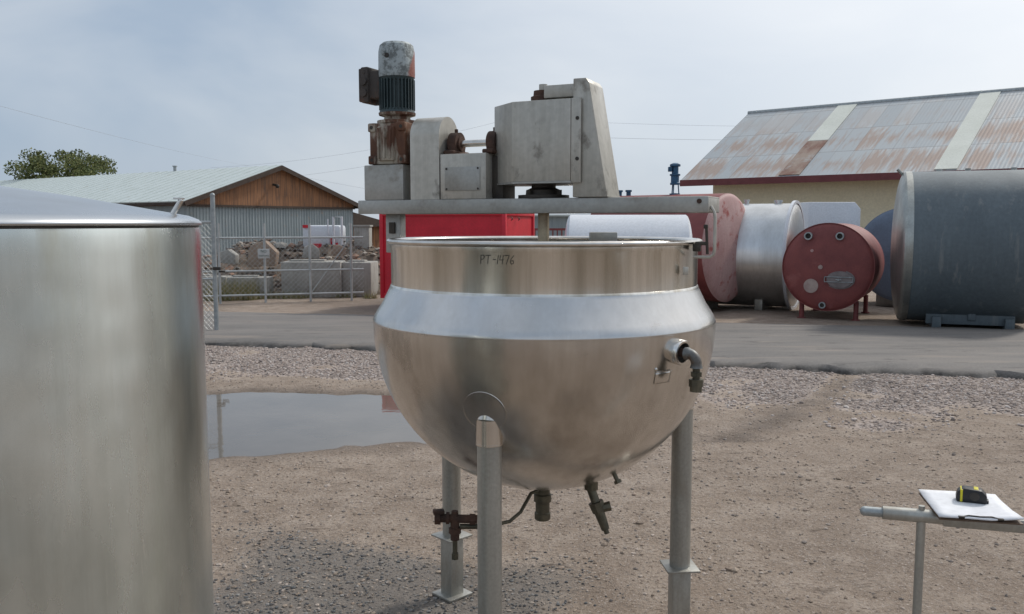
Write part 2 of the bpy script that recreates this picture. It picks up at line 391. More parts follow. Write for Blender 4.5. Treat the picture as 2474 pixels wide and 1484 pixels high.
for ch,ad in (('P',.65),('T',.95),('-',.5),('1',.35),('4',.65),('7',.65),('6',.6)):
    for st in glyph[ch]:
        pts=[]
        for (a,bz),(a2,b2) in zip(st,st[1:]):
            for q in range(4):
                f=q/4; pts.append((a+(a2-a)*f,bz+(b2-bz)*f))
        pts.append(st[-1])
        P3=[]
        for px,pz in pts:
            sx=(cx+px)*.0285; ang=-math.pi/2-.392+sx/.625
            P3.append((.6256*math.cos(ang),.6256*math.sin(ang),1.640+pz*.031-.001*px))
        mb.tube(P3,.0012,6)
    cx+=ad
mb.obj('handwritten_number',M_ink,K)
def bowl_pt(az,el,rr=R): return Vector((rr*math.cos(el)*math.cos(az),rr*math.cos(el)*math.sin(az),ZC+rr*math.sin(el)))
for a in (5,134,249.5):
    r=.601; x,y=r*math.cos(rad(a)),r*math.sin(rad(a)); rot=rad(a)
    leg=MB().cyl((x,y,.30),(x,y,1.06),.044,seg=40).obj('support_leg',M_leg,K)
    mb=MB().cyl((x,y,1.000),(x,y,1.09),.0485,seg=40).cyl((x,y,.997),(x,y,1.003),.0495,seg=40)
    ux,uy=math.cos(rad(a)),math.sin(rad(a))
    mb.tube([(x-ux*k_,y-uy*k_,z_) for k_,z_ in ((0,1.085),(.004,1.105),(.018,1.135),(.045,1.165),(.09,1.19))],.0485,32)
    mb.obj('leg_sleeve',M_bowl,leg,ang=60)
    MB().box((x,y,.15),(.080,.080,.29),rot,.006).obj('square_foot_tube',M_leg,leg)
    MB().box((x,y,.297),(.142,.142,.009),rot,.002).obj('collar_plate',M_leg,leg)
    MB().box((x,y,.008),(.14,.14,.012),rot,.002).obj('foot_plate',M_leg,leg)
    nn=(bowl_pt(rad(a),rad(-22))-Vector((0,0,ZC))).normalized(); Q=nn.to_track_quat('Z','Y').to_matrix().to_4x4(); Q.translation=(0,0,ZC)
    MB().lathe([((R+.0012)*math.sin(u),(R+.0012)*math.cos(u)) for u in (0,.04,.08,.105,.112)]+[((R+.0022)*math.sin(.115),(R+.0022)*math.cos(.115)),((R-.003)*math.sin(.119),(R-.003)*math.cos(.119))],seg=64,M=Q).obj('weld_pad',M_bowl,leg,ang=60)
az,el=rad(-48.8),rad(-4.9)
n=(bowl_pt(az,el)-Vector((0,0,ZC))).normalized(); p=bowl_pt(az,el)
q=n.to_track_quat('Z','Y').to_matrix().to_4x4(); q.translation=p-n*.01
port=MB().lathe([(.034,0),(.046,0),(.046,.034),(.043,.040),(.036,.040),(.034,.034)],seg=40,M=q,closed=True).obj('steam_port',M_rim,K)
MB().lathe([(0,.002),(.034,.002),(.034,.012),(0,.012)],seg=32,M=q).obj('port_recess',M_dark,port)
MB().tube([p-n*.02,p+n*.045],.0155,20).obj('rusty_nipple',M_rust,port)
d=(Vector((n.x,n.y,0)).normalized()+Vector((.35,.0,0))).normalized(); c0=p+n*.036; pts=[c0]
for i in range(9):
    a=math.pi/2*i/8; pts.append(c0+d*(.032*math.sin(a)+.012)+Vector((0,0,-.036*(1-math.cos(a)))))
pts.append(pts[-1]-Vector((0,0,.012)))
MB().tube(pts,[.022]*2+[.019]*(len(pts)-4)+[.019,.023],20).obj('pipe_elbow',M_elbow,port)
en=pts[-1]
MB().cyl(en,en-Vector((0,0,.045)),.013,seg=20).cyl(en-Vector((0,0,.014)),en-Vector((0,0,.030)),.020,seg=6).cyl(en-Vector((0,0,.040)),en-Vector((0,0,.066)),.026,seg=8).cyl(en-Vector((0,0,.066)),en-Vector((0,0,.084)),.022,seg=8).obj('hex_union',M_brass,port)
mb=MB(); az0,el0=rad(-53.8),rad(-12.2)
g=[[bowl_pt(az0+(i-3)*.0185,el0+(j-2)*.016,R+.0035) for i in range(7)] for j in range(5)]
vv=[[mb.bm.verts.new(p_) for p_ in r_] for r_ in g]
for j in range(4):
    for i in range(6): mb.bm.faces.new((vv[j][i],vv[j][i+1],vv[j+1][i+1],vv[j+1][i]))
pl=mb.obj('data_plate',M_bowl,K); so_=pl.modifiers.new('s','SOLIDIFY'); so_.thickness=.002
MB().tube(g[-1],.0022,8).obj('plate_bracket',M_bowl,pl)
bb=bowl_pt(rad(-57),rad(-9.5)); MB().sph(bb,.007,seg=12).obj('vent_boss',M_bowl,K)
bp=bowl_pt(rad(-42),rad(-58)); nn=(bp-Vector((0,0,ZC))).normalized()
MB().cyl(bp,bp+nn*.03,.009,seg=12).cyl(bp+nn*.022,bp+nn*.035,.016,seg=6).obj('drain_plug',M_brass,K)
MB().lathe([(0,.525),(.030,.525),(.034,.53),(.034,.555),(.030,.56),(.030,.60),(.037,.605),(.037,.635),(.031,.64),(.031,.66),(.055,.672),(.055,.71),(0,.71)],seg=24).obj('bottom_outlet',M_brass,K)
vx=Vector((.19,-.17,.745)); 
v1=vx+Vector((.0,0,-.035)); v2=v1+Vector((.018,-.01,-.05)); v3=v2+Vector((.04,-.01,-.11))
mb=MB().cyl(vx+Vector((0,0,.02)),v1,.028,seg=10).cyl(v1,v2,.018,seg=14).cyl(v2,v2+(v3-v2)*.35,.032,.028,seg=8).cyl(v2+(v3-v2)*.3,v3,.022,.017,seg=14)
mb.cyl(v3,v3+(v3-v2)*.15,.011,seg=10).cyl(v2+(v3-v2)*.25,v2+(v3-v2)*.25+Vector((.05,0,.012)),.018,.021,seg=8)
mb.obj('relief_valve',M_brass,K)
tb=[(-.02,-.03,.66),(-.05,-.05,.655),(-.095,-.10,.59),(-.14,-.14,.565),(-.22,-.18,.56),(-.26,-.20,.56)]
pipe=MB().tube(tb,.0075,10).obj('feed_pipe',M_brass,K)
mb=MB().cyl((-.43,-.2,.60),(-.27,-.2,.595),.017,seg=16).cyl((-.44,-.2,.60),(-.418,-.2,.60),.027,seg=8).cyl((-.395,-.2,.60),(-.382,-.2,.60),.024,seg=16).cyl((-.30,-.2,.595),(-.278,-.2,.595),.023,seg=8)
mb.cyl((-.36,-.2,.60),(-.36,-.2,.51),.018,seg=14).cyl((-.36,-.2,.56),(-.36,-.2,.538),.025,seg=8).cyl((-.36,-.2,.595),(-.36,-.2,.63),.017,.013,seg=12).box((-.425,-.2,.626),(.045,.035,.016),.2,.004)
mb.obj('rusty_steam_trap',M_rust,pipe)
MB().cyl((-.36,-.2,.51),(-.36,-.2,.43),.010,seg=12).cyl((-.36,-.2,.455),(-.36,-.2,.43),.015,seg=6).cyl((-.34,-.2,.565),(-.27,-.19,.562),.011,seg=12).obj('drain_stub',M_brass,pipe)

# bridge frame (rotated about the shaft)
A=Matrix.Rotation(rad(-24.8),4,'Z')
BX0,BX1=-.846,.698; bc=(BX0+BX1)/2; bl=BX1-BX0
beam=MB().box((bc,-.094,1.85),(bl,.012,.058),0,.002).box((bc,.094,1.85),(bl,.012,.058),0,.002).box((bc,0,1.8755),(bl-.004,.196,.010),0,.002)
beam.box((BX1-.003,0,1.848),(.008,.19,.05),0,.002).box((BX0+.003,0,1.848),(.008,.19,.05),0,.002)
beam=beam.obj('bridge_beam',M_beam,K,A)
MB().cyl((.665,-.101,1.862),(.665,-.106,1.862),.009,seg=16).obj('bolt_head',M_rust,beam,A)
MB().box((-.715,.0,1.735),(.075,.05,.17),0,.004).box((-.672,0,1.66),(.06,.07,.03),0,.004).obj('bridge_post',M_beam,K,A)
MB().box((-.715,-.03,1.76),(.03,.012,.05),0,.003).obj('bridge_latch',M_dark,K,A)
pr=[(.700,-.07,1.845),(.715,-.07,1.82),(.718,-.07,1.80),(.718,-.07,1.68),(.714,-.07,1.664),(.70,-.07,1.655),(.64,-.07,1.655)]
rod=MB().tube(pr,.006,10).obj('bracket_rod',M_cream,K,A)
MB().box((.668,-.06,1.705),(.05,.016,.014),.2,.004).cyl((.690,-.06,1.665),(.684,-.06,1.765),.0055,seg=10).box((.682,-.06,1.768),(.016,.012,.016),0,.003).box((.650,-.06,1.69),(.03,.02,.03),0,.004).obj('clamp_handle',M_dark,rod,A)
MB().box((.628,-.14,1.605),(.02,.01,.03),rad(10),.002).obj('tag',M_cream,K,A)
# gearmotor stack
MB().box((-.715,0,1.957),(.20,.19,.152),0,.004).obj('motor_pedestal',M_beam,K,A)
gb=MB().box((-.70,0,2.125),(.185,.17,.18),0,.010).box((-.70,-.088,2.125),(.085,.03,.15),0,.01)
for zz in (2.055,2.195):
    for xx in (-.775,-.625): gb.box((xx,-.083,zz),(.04,.02,.038),0,.006)
for xx in (-.73,-.70,-.67): gb.box((xx,-.105,2.125),(.008,.018,.13),0,.002)
gb.lathe([(.0,2.20),(.088,2.215),(.088,2.228),(.060,2.232),(.056,2.245),(.080,2.252),(.082,2.262),(0,2.264)],c=(-.70,0,0),seg=40)
gb=gb.obj('gearbox',M_rustlight,K,A)
for xx in (-.775,-.625):
    for zz in (2.055,2.195): MB().cyl((xx,-.092,zz),(xx,-.0945,zz),.008,seg=12).obj('bolt_hole',M_dark,gb,A)
nf=30; poly=[]
for i in range(nf):
    for f,rr in ((0,.068),(.28,.068),(.34,.079),(.66,.079),(.72,.068)):
        a=2*math.pi*(i+f)/nf; poly.append((-.70+rr*math.cos(a),rr*math.sin(a)))
mot=MB().prism(poly,2.275,2.405,'xy').cyl((-.70,0,2.258),(-.70,0,2.28),.080,.074,seg=40).cyl((-.70,0,2.40),(-.70,0,2.418),.073,.078,seg=40).obj('motor',M_green,K,A,ang=25)
MB().lathe([(.0,2.415),(.079,2.415),(.080,2.43),(.079,2.525),(.073,2.552),(.060,2.563),(.0,2.567)],c=(-.70,0,0),seg=48).box((-.715,-.081,2.515),(.016,.006,.03),0,.002).obj('fan_cowl',M_cap,mot,A)
MB().cyl((-.70,-.0775,2.50),(-.70,-.0815,2.50),.011,seg=12).obj('cowl_hole',M_dark,mot,A)
tb_=MB().box((-.785,-.01,2.385),(.06,.09,.12),0,.008).box((-.827,-.01,2.385),(.04,.115,.155),0,.008).box((-.853,-.01,2.385),(.014,.105,.145),0,.006)
tb_.cyl((-.827,-.06,2.40),(-.827,-.078,2.40),.018,seg=8).cyl((-.827,-.06,2.35),(-.827,-.078,2.35),.018,seg=8).cyl((-.827,-.06,2.44),(-.827,-.07,2.44),.008,seg=8)
tb_.obj('terminal_box',M_box,mot,A)
# rounded coupling guard
r=.085; pts=[(-r-.01,1.881)]+[(-.01+r*math.cos(a),2.148+r*math.sin(a)) for a in [math.pi-math.pi*i/24 for i in range(25)]]+[(r-.01,1.881)]
MB().prism(pts,-.578,-.437,'yz').obj('coupling_guard',M_cream,K,A)
lb=MB().box((-.325,0,1.975),(.215,.19,.188),0,.004).obj('bearing_box',M_cream,K,A)
npl=MB().box((-.326,-.0975,1.965),(.165,.004,.098),0,.0015).obj('name_plate',M_beam,lb,A)
for xx in (-.400,-.252):
    for zz in (1.923,2.007): MB().cyl((xx,-.0985,zz),(xx,-.1015,zz),.0045,seg=10).obj('plate_screw',M_dark,npl,A)
for xx in (-.405,-.222):
    MB().cyl((xx-.02,0,2.118),(xx+.02,0,2.118),.048,seg=28).cyl((xx-.028,0,2.118),(xx+.028,0,2.118),.030,seg=24).box((xx,0,2.078),(.05,.15,.018),0,.006).box((xx,0,2.095),(.04,.10,.05),0,.01).cyl((xx,0,2.16),(xx,0,2.18),.008,seg=8).obj('pillow_bearing',M_rust,K,A)
MB().cyl((-.44,0,2.118),(-.16,0,2.118),.015,seg=20).obj('cross_shaft',M_rim,K,A)
MB().box((-.190,.02,1.97),(.05,.12,.178),0,.003).obj('gear_bracket',M_dark,K,A)
# gear housing (chamfered prism)
hp=[(-.215,.10),(-.215,-.02),(-.085,-.125),(.165,-.125),(.165,.13),(-.12,.13)]
hs=MB().prism(hp,1.945,2.262,'xy',.004).obj('gear_housing',M_cream,K,A)
MB().prism([(x_*1.012,y_*1.02) for x_,y_ in hp],1.938,1.9455,'xy').obj('housing_lip',M_beam,hs,A)
MB().box((.186,-.119,2.10),(.040,.010,.325),0,.002).obj('housing_flange',M_cream,hs,A)
for zz in (2.185,2.03): MB().cyl((.192,-.123,zz),(.192,-.1265,zz),.0075,seg=12).obj('flange_hole',M_dark,hs,A)
cf=MB().prism([(.168,1.882),(.312,1.882),(.235,2.318),(.220,2.338),(.168,2.338)],-.110,.05,'xz',.004)
cf=cf.obj('bearing_frame',M_cream,K,A)
MB().box((.100,-.02,2.300),(.14,.11,.05),0,.004).obj('frame_arm',M_cream,cf,A)
MB().lathe([(0,2.262),(.050,2.262),(.050,2.288),(.040,2.292),(.038,2.312),(0,2.312)],c=(.005,-.02,0),seg=28).obj('top_bearing',M_rust,K,A)
MB().cyl((.005,-.02,2.31),(.005,-.02,2.338),.017,seg=20).obj('shaft_end',M_cream,K,A)
lbm=MB().lathe([(0,1.94),(.050,1.94),(.050,1.925),(.072,1.915),(.074,1.897),(.105,1.895),(.105,1.882),(0,1.882)],c=(.0,0,0),seg=36)
for i in range(4):
    a=rad(45+90*i+24.8); lbm.cyl((.088*math.cos(a),.088*math.sin(a),1.885),(.088*math.cos(a),.088*math.sin(a),1.915),.010,seg=8)
lbm.obj('flange_bearing',M_dark,K,A)
MB().cyl((0,0,1.15),(0,0,1.90),.0235,seg=28).obj('agitator_shaft',M_shaft,K)
mb=MB()
for sgn in (1,-1):
    mb.tube([(sgn*.59*math.cos(a),0,1.30+.50*math.sin(a)) for a in [-math.pi/2*i/10 for i in range(11)]],.018,10)
mb.cyl((-.55,0,1.34),(.55,0,1.34),.016,seg=12).obj('agitator_frame',M_rim,K,A)
MB().box((.29,.42,1.715),(.125,.06,.05),0,.004).obj('baffle_bracket',M_beam,K)

# ------------------------------------------------------------------ foreground tank
T=thing('steel_tank',(-1.278,1.79,0),'tall brushed stainless cylindrical tank with conical lid','tank')
M_tank=mat('brushed_tank_steel',(.74,.79,.775),(.48,.525,.51),.27,1,2.2,(1.6,1.6,.8),.40,.66,stain=(.40,.41,.365),sns=2.6,sst=(2.5,2.5,.6),slo=.54,shi=.74,srough=.42,smetal=1,bst=0,wave=.45,streak=.22,aniso=.72,rv=.06,scratch=.4)
M_lid=mat('lid_steel',(.60,.63,.66),(.48,.50,.52),.27,1,3,(1,1,1),.3,.7,bst=0,wave=.12)
MB().lathe([(.0,.15),(.600,.15),(.603,.2),(.603,1.725),(.6035,1.755),(.602,1.771),(.58,1.7725)],seg=160).obj('tank_shell',M_tank,T,ang=60)
MB().lathe([(.585,1.7755),(.603,1.7755),(.6055,1.778),(.605,1.782),(.598,1.789),(.578,1.797),(.35,1.838),(.12,1.872),(0,1.880)],seg=160).obj('conical_lid',M_lid,T,ang=60)
MB().lathe([(.585,1.772),(.599,1.772),(.599,1.776),(.585,1.776)],seg=120,closed=True).obj('lid_gasket',M_dark,T)
la=rad(8); lx,ly=.578*math.cos(la),.578*math.sin(la)
MB().tube([(lx-.030,ly,1.780),(lx-.022,ly,1.797),(lx-.002,ly,1.828)],.0058,12).sph((lx-.002,ly,1.828),.0058,seg=12).box((lx-.006,ly,1.833),(.022,.010,.004),.2,.001).obj('lid_latch',M_rim,T)
for a in (20,140,260):
    MB().cyl((.5*math.cos(rad(a)),.5*math.sin(rad(a)),0),(.5*math.cos(rad(a)),.5*math.sin(rad(a)),.17),.04).obj('tank_foot',M_leg,T)

# ------------------------------------------------------------------ pipe stand, clipboard, tape
ST=thing('pipe_stand',(1.18,2.455,0),'grey steel bar on slim round legs carrying a clipboard','stand')
d=Vector((.9605,-.278,0)); o=Vector((1.03,2.5,.935))-Vector((1.18,2.455,0))
def al(s,z=0): return o+d*s+Vector((0,0,z))
ang=math.atan2(d.y,d.x)
MB().cyl(al(.012),al(.09),.014,seg=24).sph(al(.012),.014,(1,1,1),20).obj('end_cap',M_galv,ST)
MB().cyl(al(.06),al(.23),.0195,seg=28).obj('round_bar',M_leg,ST)
MB().box(al(.75,-.002),(1.06,.038,.038),ang,.004).obj('square_bar',M_leg,ST)
MB().cyl(al(.165,.018),al(.165,.03),.009,seg=8).obj('bolt_head',M_leg,ST)
for s in (.165,1.15):
    MB().cyl((*al(s).xy,0.01),(*al(s).xy,.92),.0125,seg=20).obj('stand_leg',M_leg,ST)
MB().box((*al(.65).xy,.012),(1.2,.05,.02),ang,.003).obj('base_rail',M_leg,ST)
CB=thing('clipboard',(1.328,2.463,.9535),'clipboard with white paper lying on the steel bar','clipboard',rot=-.215)
M_board=mat('brown_hardboard',(.13,.08,.05),rough=.6); M_paper=mat('white_paper',(.80,.81,.84),(.76,.77,.81),.8,0,3,bst=0)
MB().box((0,0,.002),(.215,.245,.004),0,.0015).obj('board',M_board,CB)
mb=MB(); g=[]
for j in range(9):
    row=[]
    for i in range(9):
        x=-.108+.215*i/8; y=-.122+.242*j/8
        z=.0075+.004*max(0,(i-5)/3)*max(0,(3-j)/3)*2+.0015*math.sin(i*.9+j*.5)*(i/8)+.003*max(0,(j-6)/2)
        row.append(mb.bm.verts.new((x,y,z)))
    g.append(row)
for j in range(8):
    for i in range(8): mb.bm.faces.new((g[j][i],g[j][i+1],g[j+1][i+1],g[j+1][i]))
pp=mb.obj('paper',M_paper,CB); sm=pp.modifiers.new('s','SOLIDIFY'); sm.thickness=.004; sm.offset=-1
MB().tube([(-.05,-.118,.011),(-.03,-.110,.014),(0,-.112,.013),(.03,-.110,.014),(.05,-.118,.011)],.0022,8).box((-.05,-.119,.011),(.016,.009,.006),0,.001).box((.05,-.119,.011),(.016,.009,.006),0,.001).obj('clip',M_dark,CB)
TM=thing('tape_measure',(1.352,2.495,.9645),'black tape measure with yellow bands on the paper','tape measure',rot=-.45)
M_blk=mat('black_rubber',(.012,.012,.014),rough=.4,bst=.1); M_yel=mat('yellow_plastic',(.75,.66,.02),rough=.4,bst=0)
pts=[(-.038,0),(.038,0),(.042,.008),(.040,.026),(.026,.040),(-.02,.042),(-.036,.032),(-.041,.012)]
MB().prism(pts,-.020,.020,'xz',.004).box((.040,0,.006),(.012,.024,.010),0,.002).obj('case',M_blk,TM)
MB().box((-.026,0,.020),(.007,.0425,.037),0,.002).obj('yellow_band',M_yel,TM)
MB().box((.012,0,.0405),(.012,.030,.003),0,.001).obj('yellow_band',M_yel,TM)
MB().cyl((.008,-.0198,.021),(.008,-.0215,.021),.013,seg=20).obj('hub_disc',M_dark,TM)

# ------------------------------------------------------------------ storage tanks
def hframe(c, ax):
    ax=Vector(ax).normalized(); z=Vector((0,0,1)); y=z.cross(ax)
    M=Matrix((( y.x,z.x,ax.x,0),(y.y,z.y,ax.y,0),(y.z,z.z,ax.z,0),(0,0,0,1)))
    M.translation=c; return M
def dish(r,d,n=8): return [(r*math.cos(math.pi/2*i/n),d*math.sin(math.pi/2*i/n)) for i in range(n+1)]
def htank(name,c,z,ax,r,L,label,mbody,mend=None,d0=.12,d1=.12,group='storage tanks parked in the yard',saddle=True,msad=None):
    ax=Vector((ax[0],ax[1],0)).normalized()
    e=thing(name,(c[0],c[1],0),label,'tank',group=group)
    M=hframe(Vector((0,0,z)),ax)
    MB().lathe([(r,-L),(r*1.0,-.03),(r,0)],seg=72,M=M).obj('tank_shell',mbody,e,ang=60)
    MB().lathe([(r,0)]+[(a,b_) for a,b_ in dish(r*.995,d0)],seg=72,M=M).obj('end_plate',mend or mbody,e,ang=60)
    MB().lathe([(r,-L)]+[(a,-L-b_) for a,b_ in dish(r*.995,d1)],seg=72,M=M).obj('end_plate',mbody,e,ang=60)
    if saddle:
        for s in (-.2*L,-.8*L):
            p=ax*s; MB().box((p.x,p.y,(z-r)/2+.10),(.16,r*1.1,max(.06,z-r)+.19),math.atan2(ax.y,ax.x),.01).obj('saddle',msad or M_leg,e)
    return e,M
M_redpaint=mat('faded_red_paint',(.24,.06,.055),(.18,.045,.045),.6,0,3,stain=(.34,.13,.12),sns=2.5,slo=.55,shi=.8,bst=.05)
M_pink=mat('scuffed_pink_end',(.56,.37,.35),(.46,.26,.25),.55,0,2.2,(1,1,.7),.35,.7,stain=(.32,.08,.07),sns=3.2,slo=.55,shi=.66,bst=.05,streak=.3,scratch=.25)
M_white=mat('white_tank_paint',(.70,.72,.76),(.64,.67,.72),.35,.1,2,bst=.03)
M_silver=mat('silver_tank',(.66,.67,.68),(.52,.53,.54),.33,1,2.5,(1,1,.4),bst=.0,wave=.08,streak=.3)
M_slate=mat('slate_blue_coating',(.130,.163,.185),(.100,.128,.147),.6,.1,1.4,(1,1,.35),.35,.7,stain=(.23,.24,.24),sns=3,sst=(2,2,.25),slo=.58,shi=.8,bst=.05,streak=.35)
M_slateend=mat('bare_steel_end',(.46,.48,.46),(.32,.33,.32),.4,.9,2.5,streak=.3)
M_bluegrey=mat('blue_grey_tank',(.17,.22,.30),(.13,.17,.23),.5,.2,2)
M_blue=mat('blue_machine_paint',(.02,.10,.20),(.015,.06,.12),.4,.1,10)

e,M=htank('storage_tank',(4.33,17.5),1.29,(.766,-.643),1.09,2.75,'large dull red horizontal tank with scuffed pink end',M_redpaint,M_pink,.14,.14)
ax=Vector((.766,-.643,0))
p=-ax*1.22; ag=MB().lathe([(0,2.36),(.11,2.36),(.11,2.40),(.03,2.41),(0,2.41)],c=(p.x,p.y,0),seg=20)
for i in range(3): a=2.1*i; ag.cyl((p.x+.09*math.cos(a),p.y+.09*math.sin(a),2.36),(p.x+.07*math.cos(a),p.y+.07*math.sin(a),2.58),.012,seg=8)
ag.lathe([(0,2.58),(.10,2.58),(.10,2.62),(.085,2.63),(.085,2.76),(.11,2.77),(.11,2.80),(.07,2.81),(.07,2.95),(.11,2.96),(.11,3.0),(.05,3.03),(0,3.03)],c=(p.x,p.y,0),seg=20).box((p.x-.11,p.y-.03,2.9),(.08,.08,.10),0,.01).obj('agitator_motor',M_blue,e)
for s in (2.35,2.58):
    p=-ax*s; MB().cyl((p.x,p.y,2.36),(p.x,p.y,2.50),.05,seg=12).cyl((p.x,p.y,2.46),(p.x,p.y,2.50),.07,seg=12).obj('blue_valve',M_blue,e)
htank('storage_tank',(3.02,15.2),1.03,(1,-.1),.90,2.0,'smooth white horizontal tank beside the kettle',M_white,None,.12,.12)
e,M=htank('storage_tank',(5.84,18.0),1.12,(.883,-.47),1.07,2.9,'bare stainless horizontal tank with flanged end',M_silver,M_silver,.10,.12)
MB().lathe([(1.07,-.03),(1.13,-.03),(1.13,.03),(1.07,.03)],seg=72,M=M,closed=True).obj('end_flange',M_white,e)
ax=Vector((.883,-.47,0)).normalized()
for s,rr,hh in ((.35,.09,.10),(1.0,.06,.12),(1.75,.14,.13)):
    p=-ax*s; MB().cyl((p.x,p.y,2.15),(p.x,p.y,2.15+hh),rr*.8,seg=16).cyl((p.x,p.y,2.12+hh),(p.x,p.y,2.16+hh),rr,seg=16).obj('top_nozzle',M_silver,e)
f=Vector((5.81,16.0,0)); bk=Vector((6.72,17.7,0)); ax=(f-bk).normalized()
e,M=htank('storage_tank',(5.81,16.0),.98,ax,.80,1.9,'small dark red tank with manway on four legs',M_redpaint,None,.10,.10,saddle=False)
MB().lathe([(.80,-.02),(.812,-.02),(.812,.02),(.80,.02)],seg=72,M=M,closed=True).obj('end_seam',M_redpaint,e)
def onend(u,v,o_): return M@Vector((u,v,o_))
sgn = 1 if (M.to_3x3()@Vector((1,0,0))).x>0 else -1
def disc(u,v,r,o0,o1,m,name,seg=28,ring=0):
    Q=M@Matrix.Translation((sgn*u,v,o0))
    pr=[(0,0),(r,0),(r,o1-o0),(0,o1-o0)] if not ring else [(r-ring,0),(r,0),(r,o1-o0),(r-ring,o1-o0)]
    return MB().lathe(pr,seg=seg,M=Q,closed=bool(ring)).obj(name,m,e)
for u in (-.34,.21):
    disc(u,.57,.072,.02,.14,M_galv,'port_ring',ring=.022); disc(u,.57,.052,.02,.08,M_dark,'port_opening')
M_dirtywhite=mat('dirty_white_cover',(.46,.37,.33),(.36,.26,.24),.6,0,8)
disc(-.27,-.35,.13,.03,.095,M_dirtywhite,'round_cover'); disc(-.11,.0,.040,.06,.115,M_dirtywhite,'small_port'); disc(-.27,.30,.028,.05,.10,M_pink,'small_port')
Q=M@Matrix.Translation((sgn*.23,-.22,.05))@Matrix.Diagonal((1.5,1,1,1))
mw=MB().lathe([(0,.075),(.15,.07),(.155,.04),(.175,.04),(.175,0),(0,0)],seg=36,M=Q).obj('manway',mat('dull_grey_manway',(.27,.24,.24),(.20,.17,.17),.6,.3,8),e)
mb=MB()
for v in (-.265,-.175): mb.tube([onend(sgn*-.03,v,.13),onend(sgn*.46,v,.13)],.008,8)
mb.tube([onend(sgn*-.03,-.265,.13),onend(sgn*-.03,-.175,.13)],.008,8).tube([onend(sgn*.46,-.265,.13),onend(sgn*.46,-.175,.13)],.008,8).tube([onend(sgn*.22,-.22,.11),onend(sgn*.22,-.22,.19)],.018,10).tube([onend(sgn*.17,-.22,.18),onend(sgn*.27,-.22,.18)],.010,8).obj('manway_clamp',M_galv,mw)
disc(-.06,-.70,.06,.0,.12,M_galv,'drain_valve',ring=.02); disc(-.06,-.70,.042,.0,.08,M_dark,'drain_opening')
for s,u in ((-.15,-.46),(-.15,.5),(-1.7,-.46),(-1.7,.5)):
    p=ax*s
    sd=(M.to_3x3()@Vector((sgn,0,0)))*u; p=p+sd
    MB().cyl((p.x,p.y,0),(p.x,p.y,.36),.045,seg=14).cyl((p.x,p.y,0),(p.x,p.y,.02),.08,seg=14).obj('tank_leg',M_redpaint,e)
htank('storage_tank',(8.28,18.3),1.12,(-.4,-.9),1.00,1.6,'blue grey round tank behind the dark tank',M_bluegrey,None,.1,.1)
axb=Vector((-.935,.355,0)).normalized(); c0=(6.98,15.60)
e,M=htank('storage_tank',c0,1.375,axb,1.315,1.93,'huge slate grey horizontal tank with bare steel end',M_slate,M_slateend,.17,.24,saddle=False)
MB().lathe([(1.316,-.10),(1.322,-.10),(1.322,.0),(1.30,.03)],seg=72,M=M).obj('steel_end_ring',M_slateend,e)
for s in (-.55,-1.0,-1.7): 
    p=axb*s; MB().cyl((p.x,p.y,2.66),(p.x,p.y,2.73),.045,seg=12).obj('top_nozzle',M_slateend,e)
MB().cyl((.0,0,2.60),(-.12,.03,2.74),.03,seg=10).obj('lifting_lug',M_slateend,e)
pc=axb*-1.1; ra=math.atan2(axb.y,axb.x)
sk=MB().box((pc.x-.25,pc.y-.55,.17),(1.35,.12,.20),ra,.01).box((pc.x+.25,pc.y+.55,.17),(1.35,.12,.20),ra,.01)
for s in (-.55,-1.65):
    p=axb*s; sk.box((p.x,p.y,.10),(.14,1.5,.20),ra,.01)
sk.box((pc.x-.25,pc.y-.62,.22),(.12,.05,.14),ra,.01).obj('tank_skid',M_slate,e)
bt=thing('white_tank_box',(7.6,21.2,0),'pale square tank with chamfered top corner','tank')
MB().prism([(-.62,.15),(.62,.15),(.62,2.12),(.48,2.28),(-.62,2.28)],-.6,.6,'xz',.02).obj('tank_body',M_white,bt)
MB().box((0,0,.075),(1.2,1.1,.15),0,.01).obj('tank_base',M_leg,bt)

# red container raised on bearers
ct=thing('red_container',(-1.10,18.36,0),'bright red steel container raised on dark bearers','container',rot=math.atan2(-.284,.959))
M_red=mat('bright_red_paint',(.66,.014,.035),(.56,.011,.028),.5,0,2,bst=.02,streak=.12)
L,Wd,H0,H=2.66,2.15,.26,2.03
MB().box((0,0,(H0+H)/2),(L-.06,Wd-.06,H-H0-.02)).obj('container_wall',M_red,ct)
fr=MB()
for sx in (-1,1):
    for sy in (-1,1): fr.box((sx*(L/2-.03),sy*(Wd/2-.03),(H0+H)/2),(.08,.08,H-H0),0,.008)
for z_ in (H0+.05,H-.05):
    for sy in (-1,1): fr.box((0,sy*(Wd/2-.03),z_),(L-.14,.075,.10),0,.008)
    for sx in (-1,1): fr.box((sx*(L/2-.03),0,z_),(.075,Wd-.14,.10),0,.008)
fr.obj('container_frame',M_red,ct)
for x_ in (-.95,.95): MB().box((x_,0,H0/2),(.16,Wd-.1,H0-.004),0,.01).obj('bearer',M_dark,ct)
for yy in (-.75,-.25): MB().tube([(L/2+.02,yy,H-.13),(L/2+.06,yy,H-.16),(L/2+.02,yy,H-.19)],.011,8).obj('lifting_hook',M_dark,ct)
rl=thing('red_railing',(1.1,23.5,0),'low red painted steel railing','railing')
mb=MB().box((0,0,1.62),(1.0,.05,.06)).box((0,0,.9),(1.0,.05,.06))
for i in range(9): mb.box((-.48+.12*i,0,.8),(.035,.035,1.6))
mb.obj('railing_bars',M_redpaint,rl)

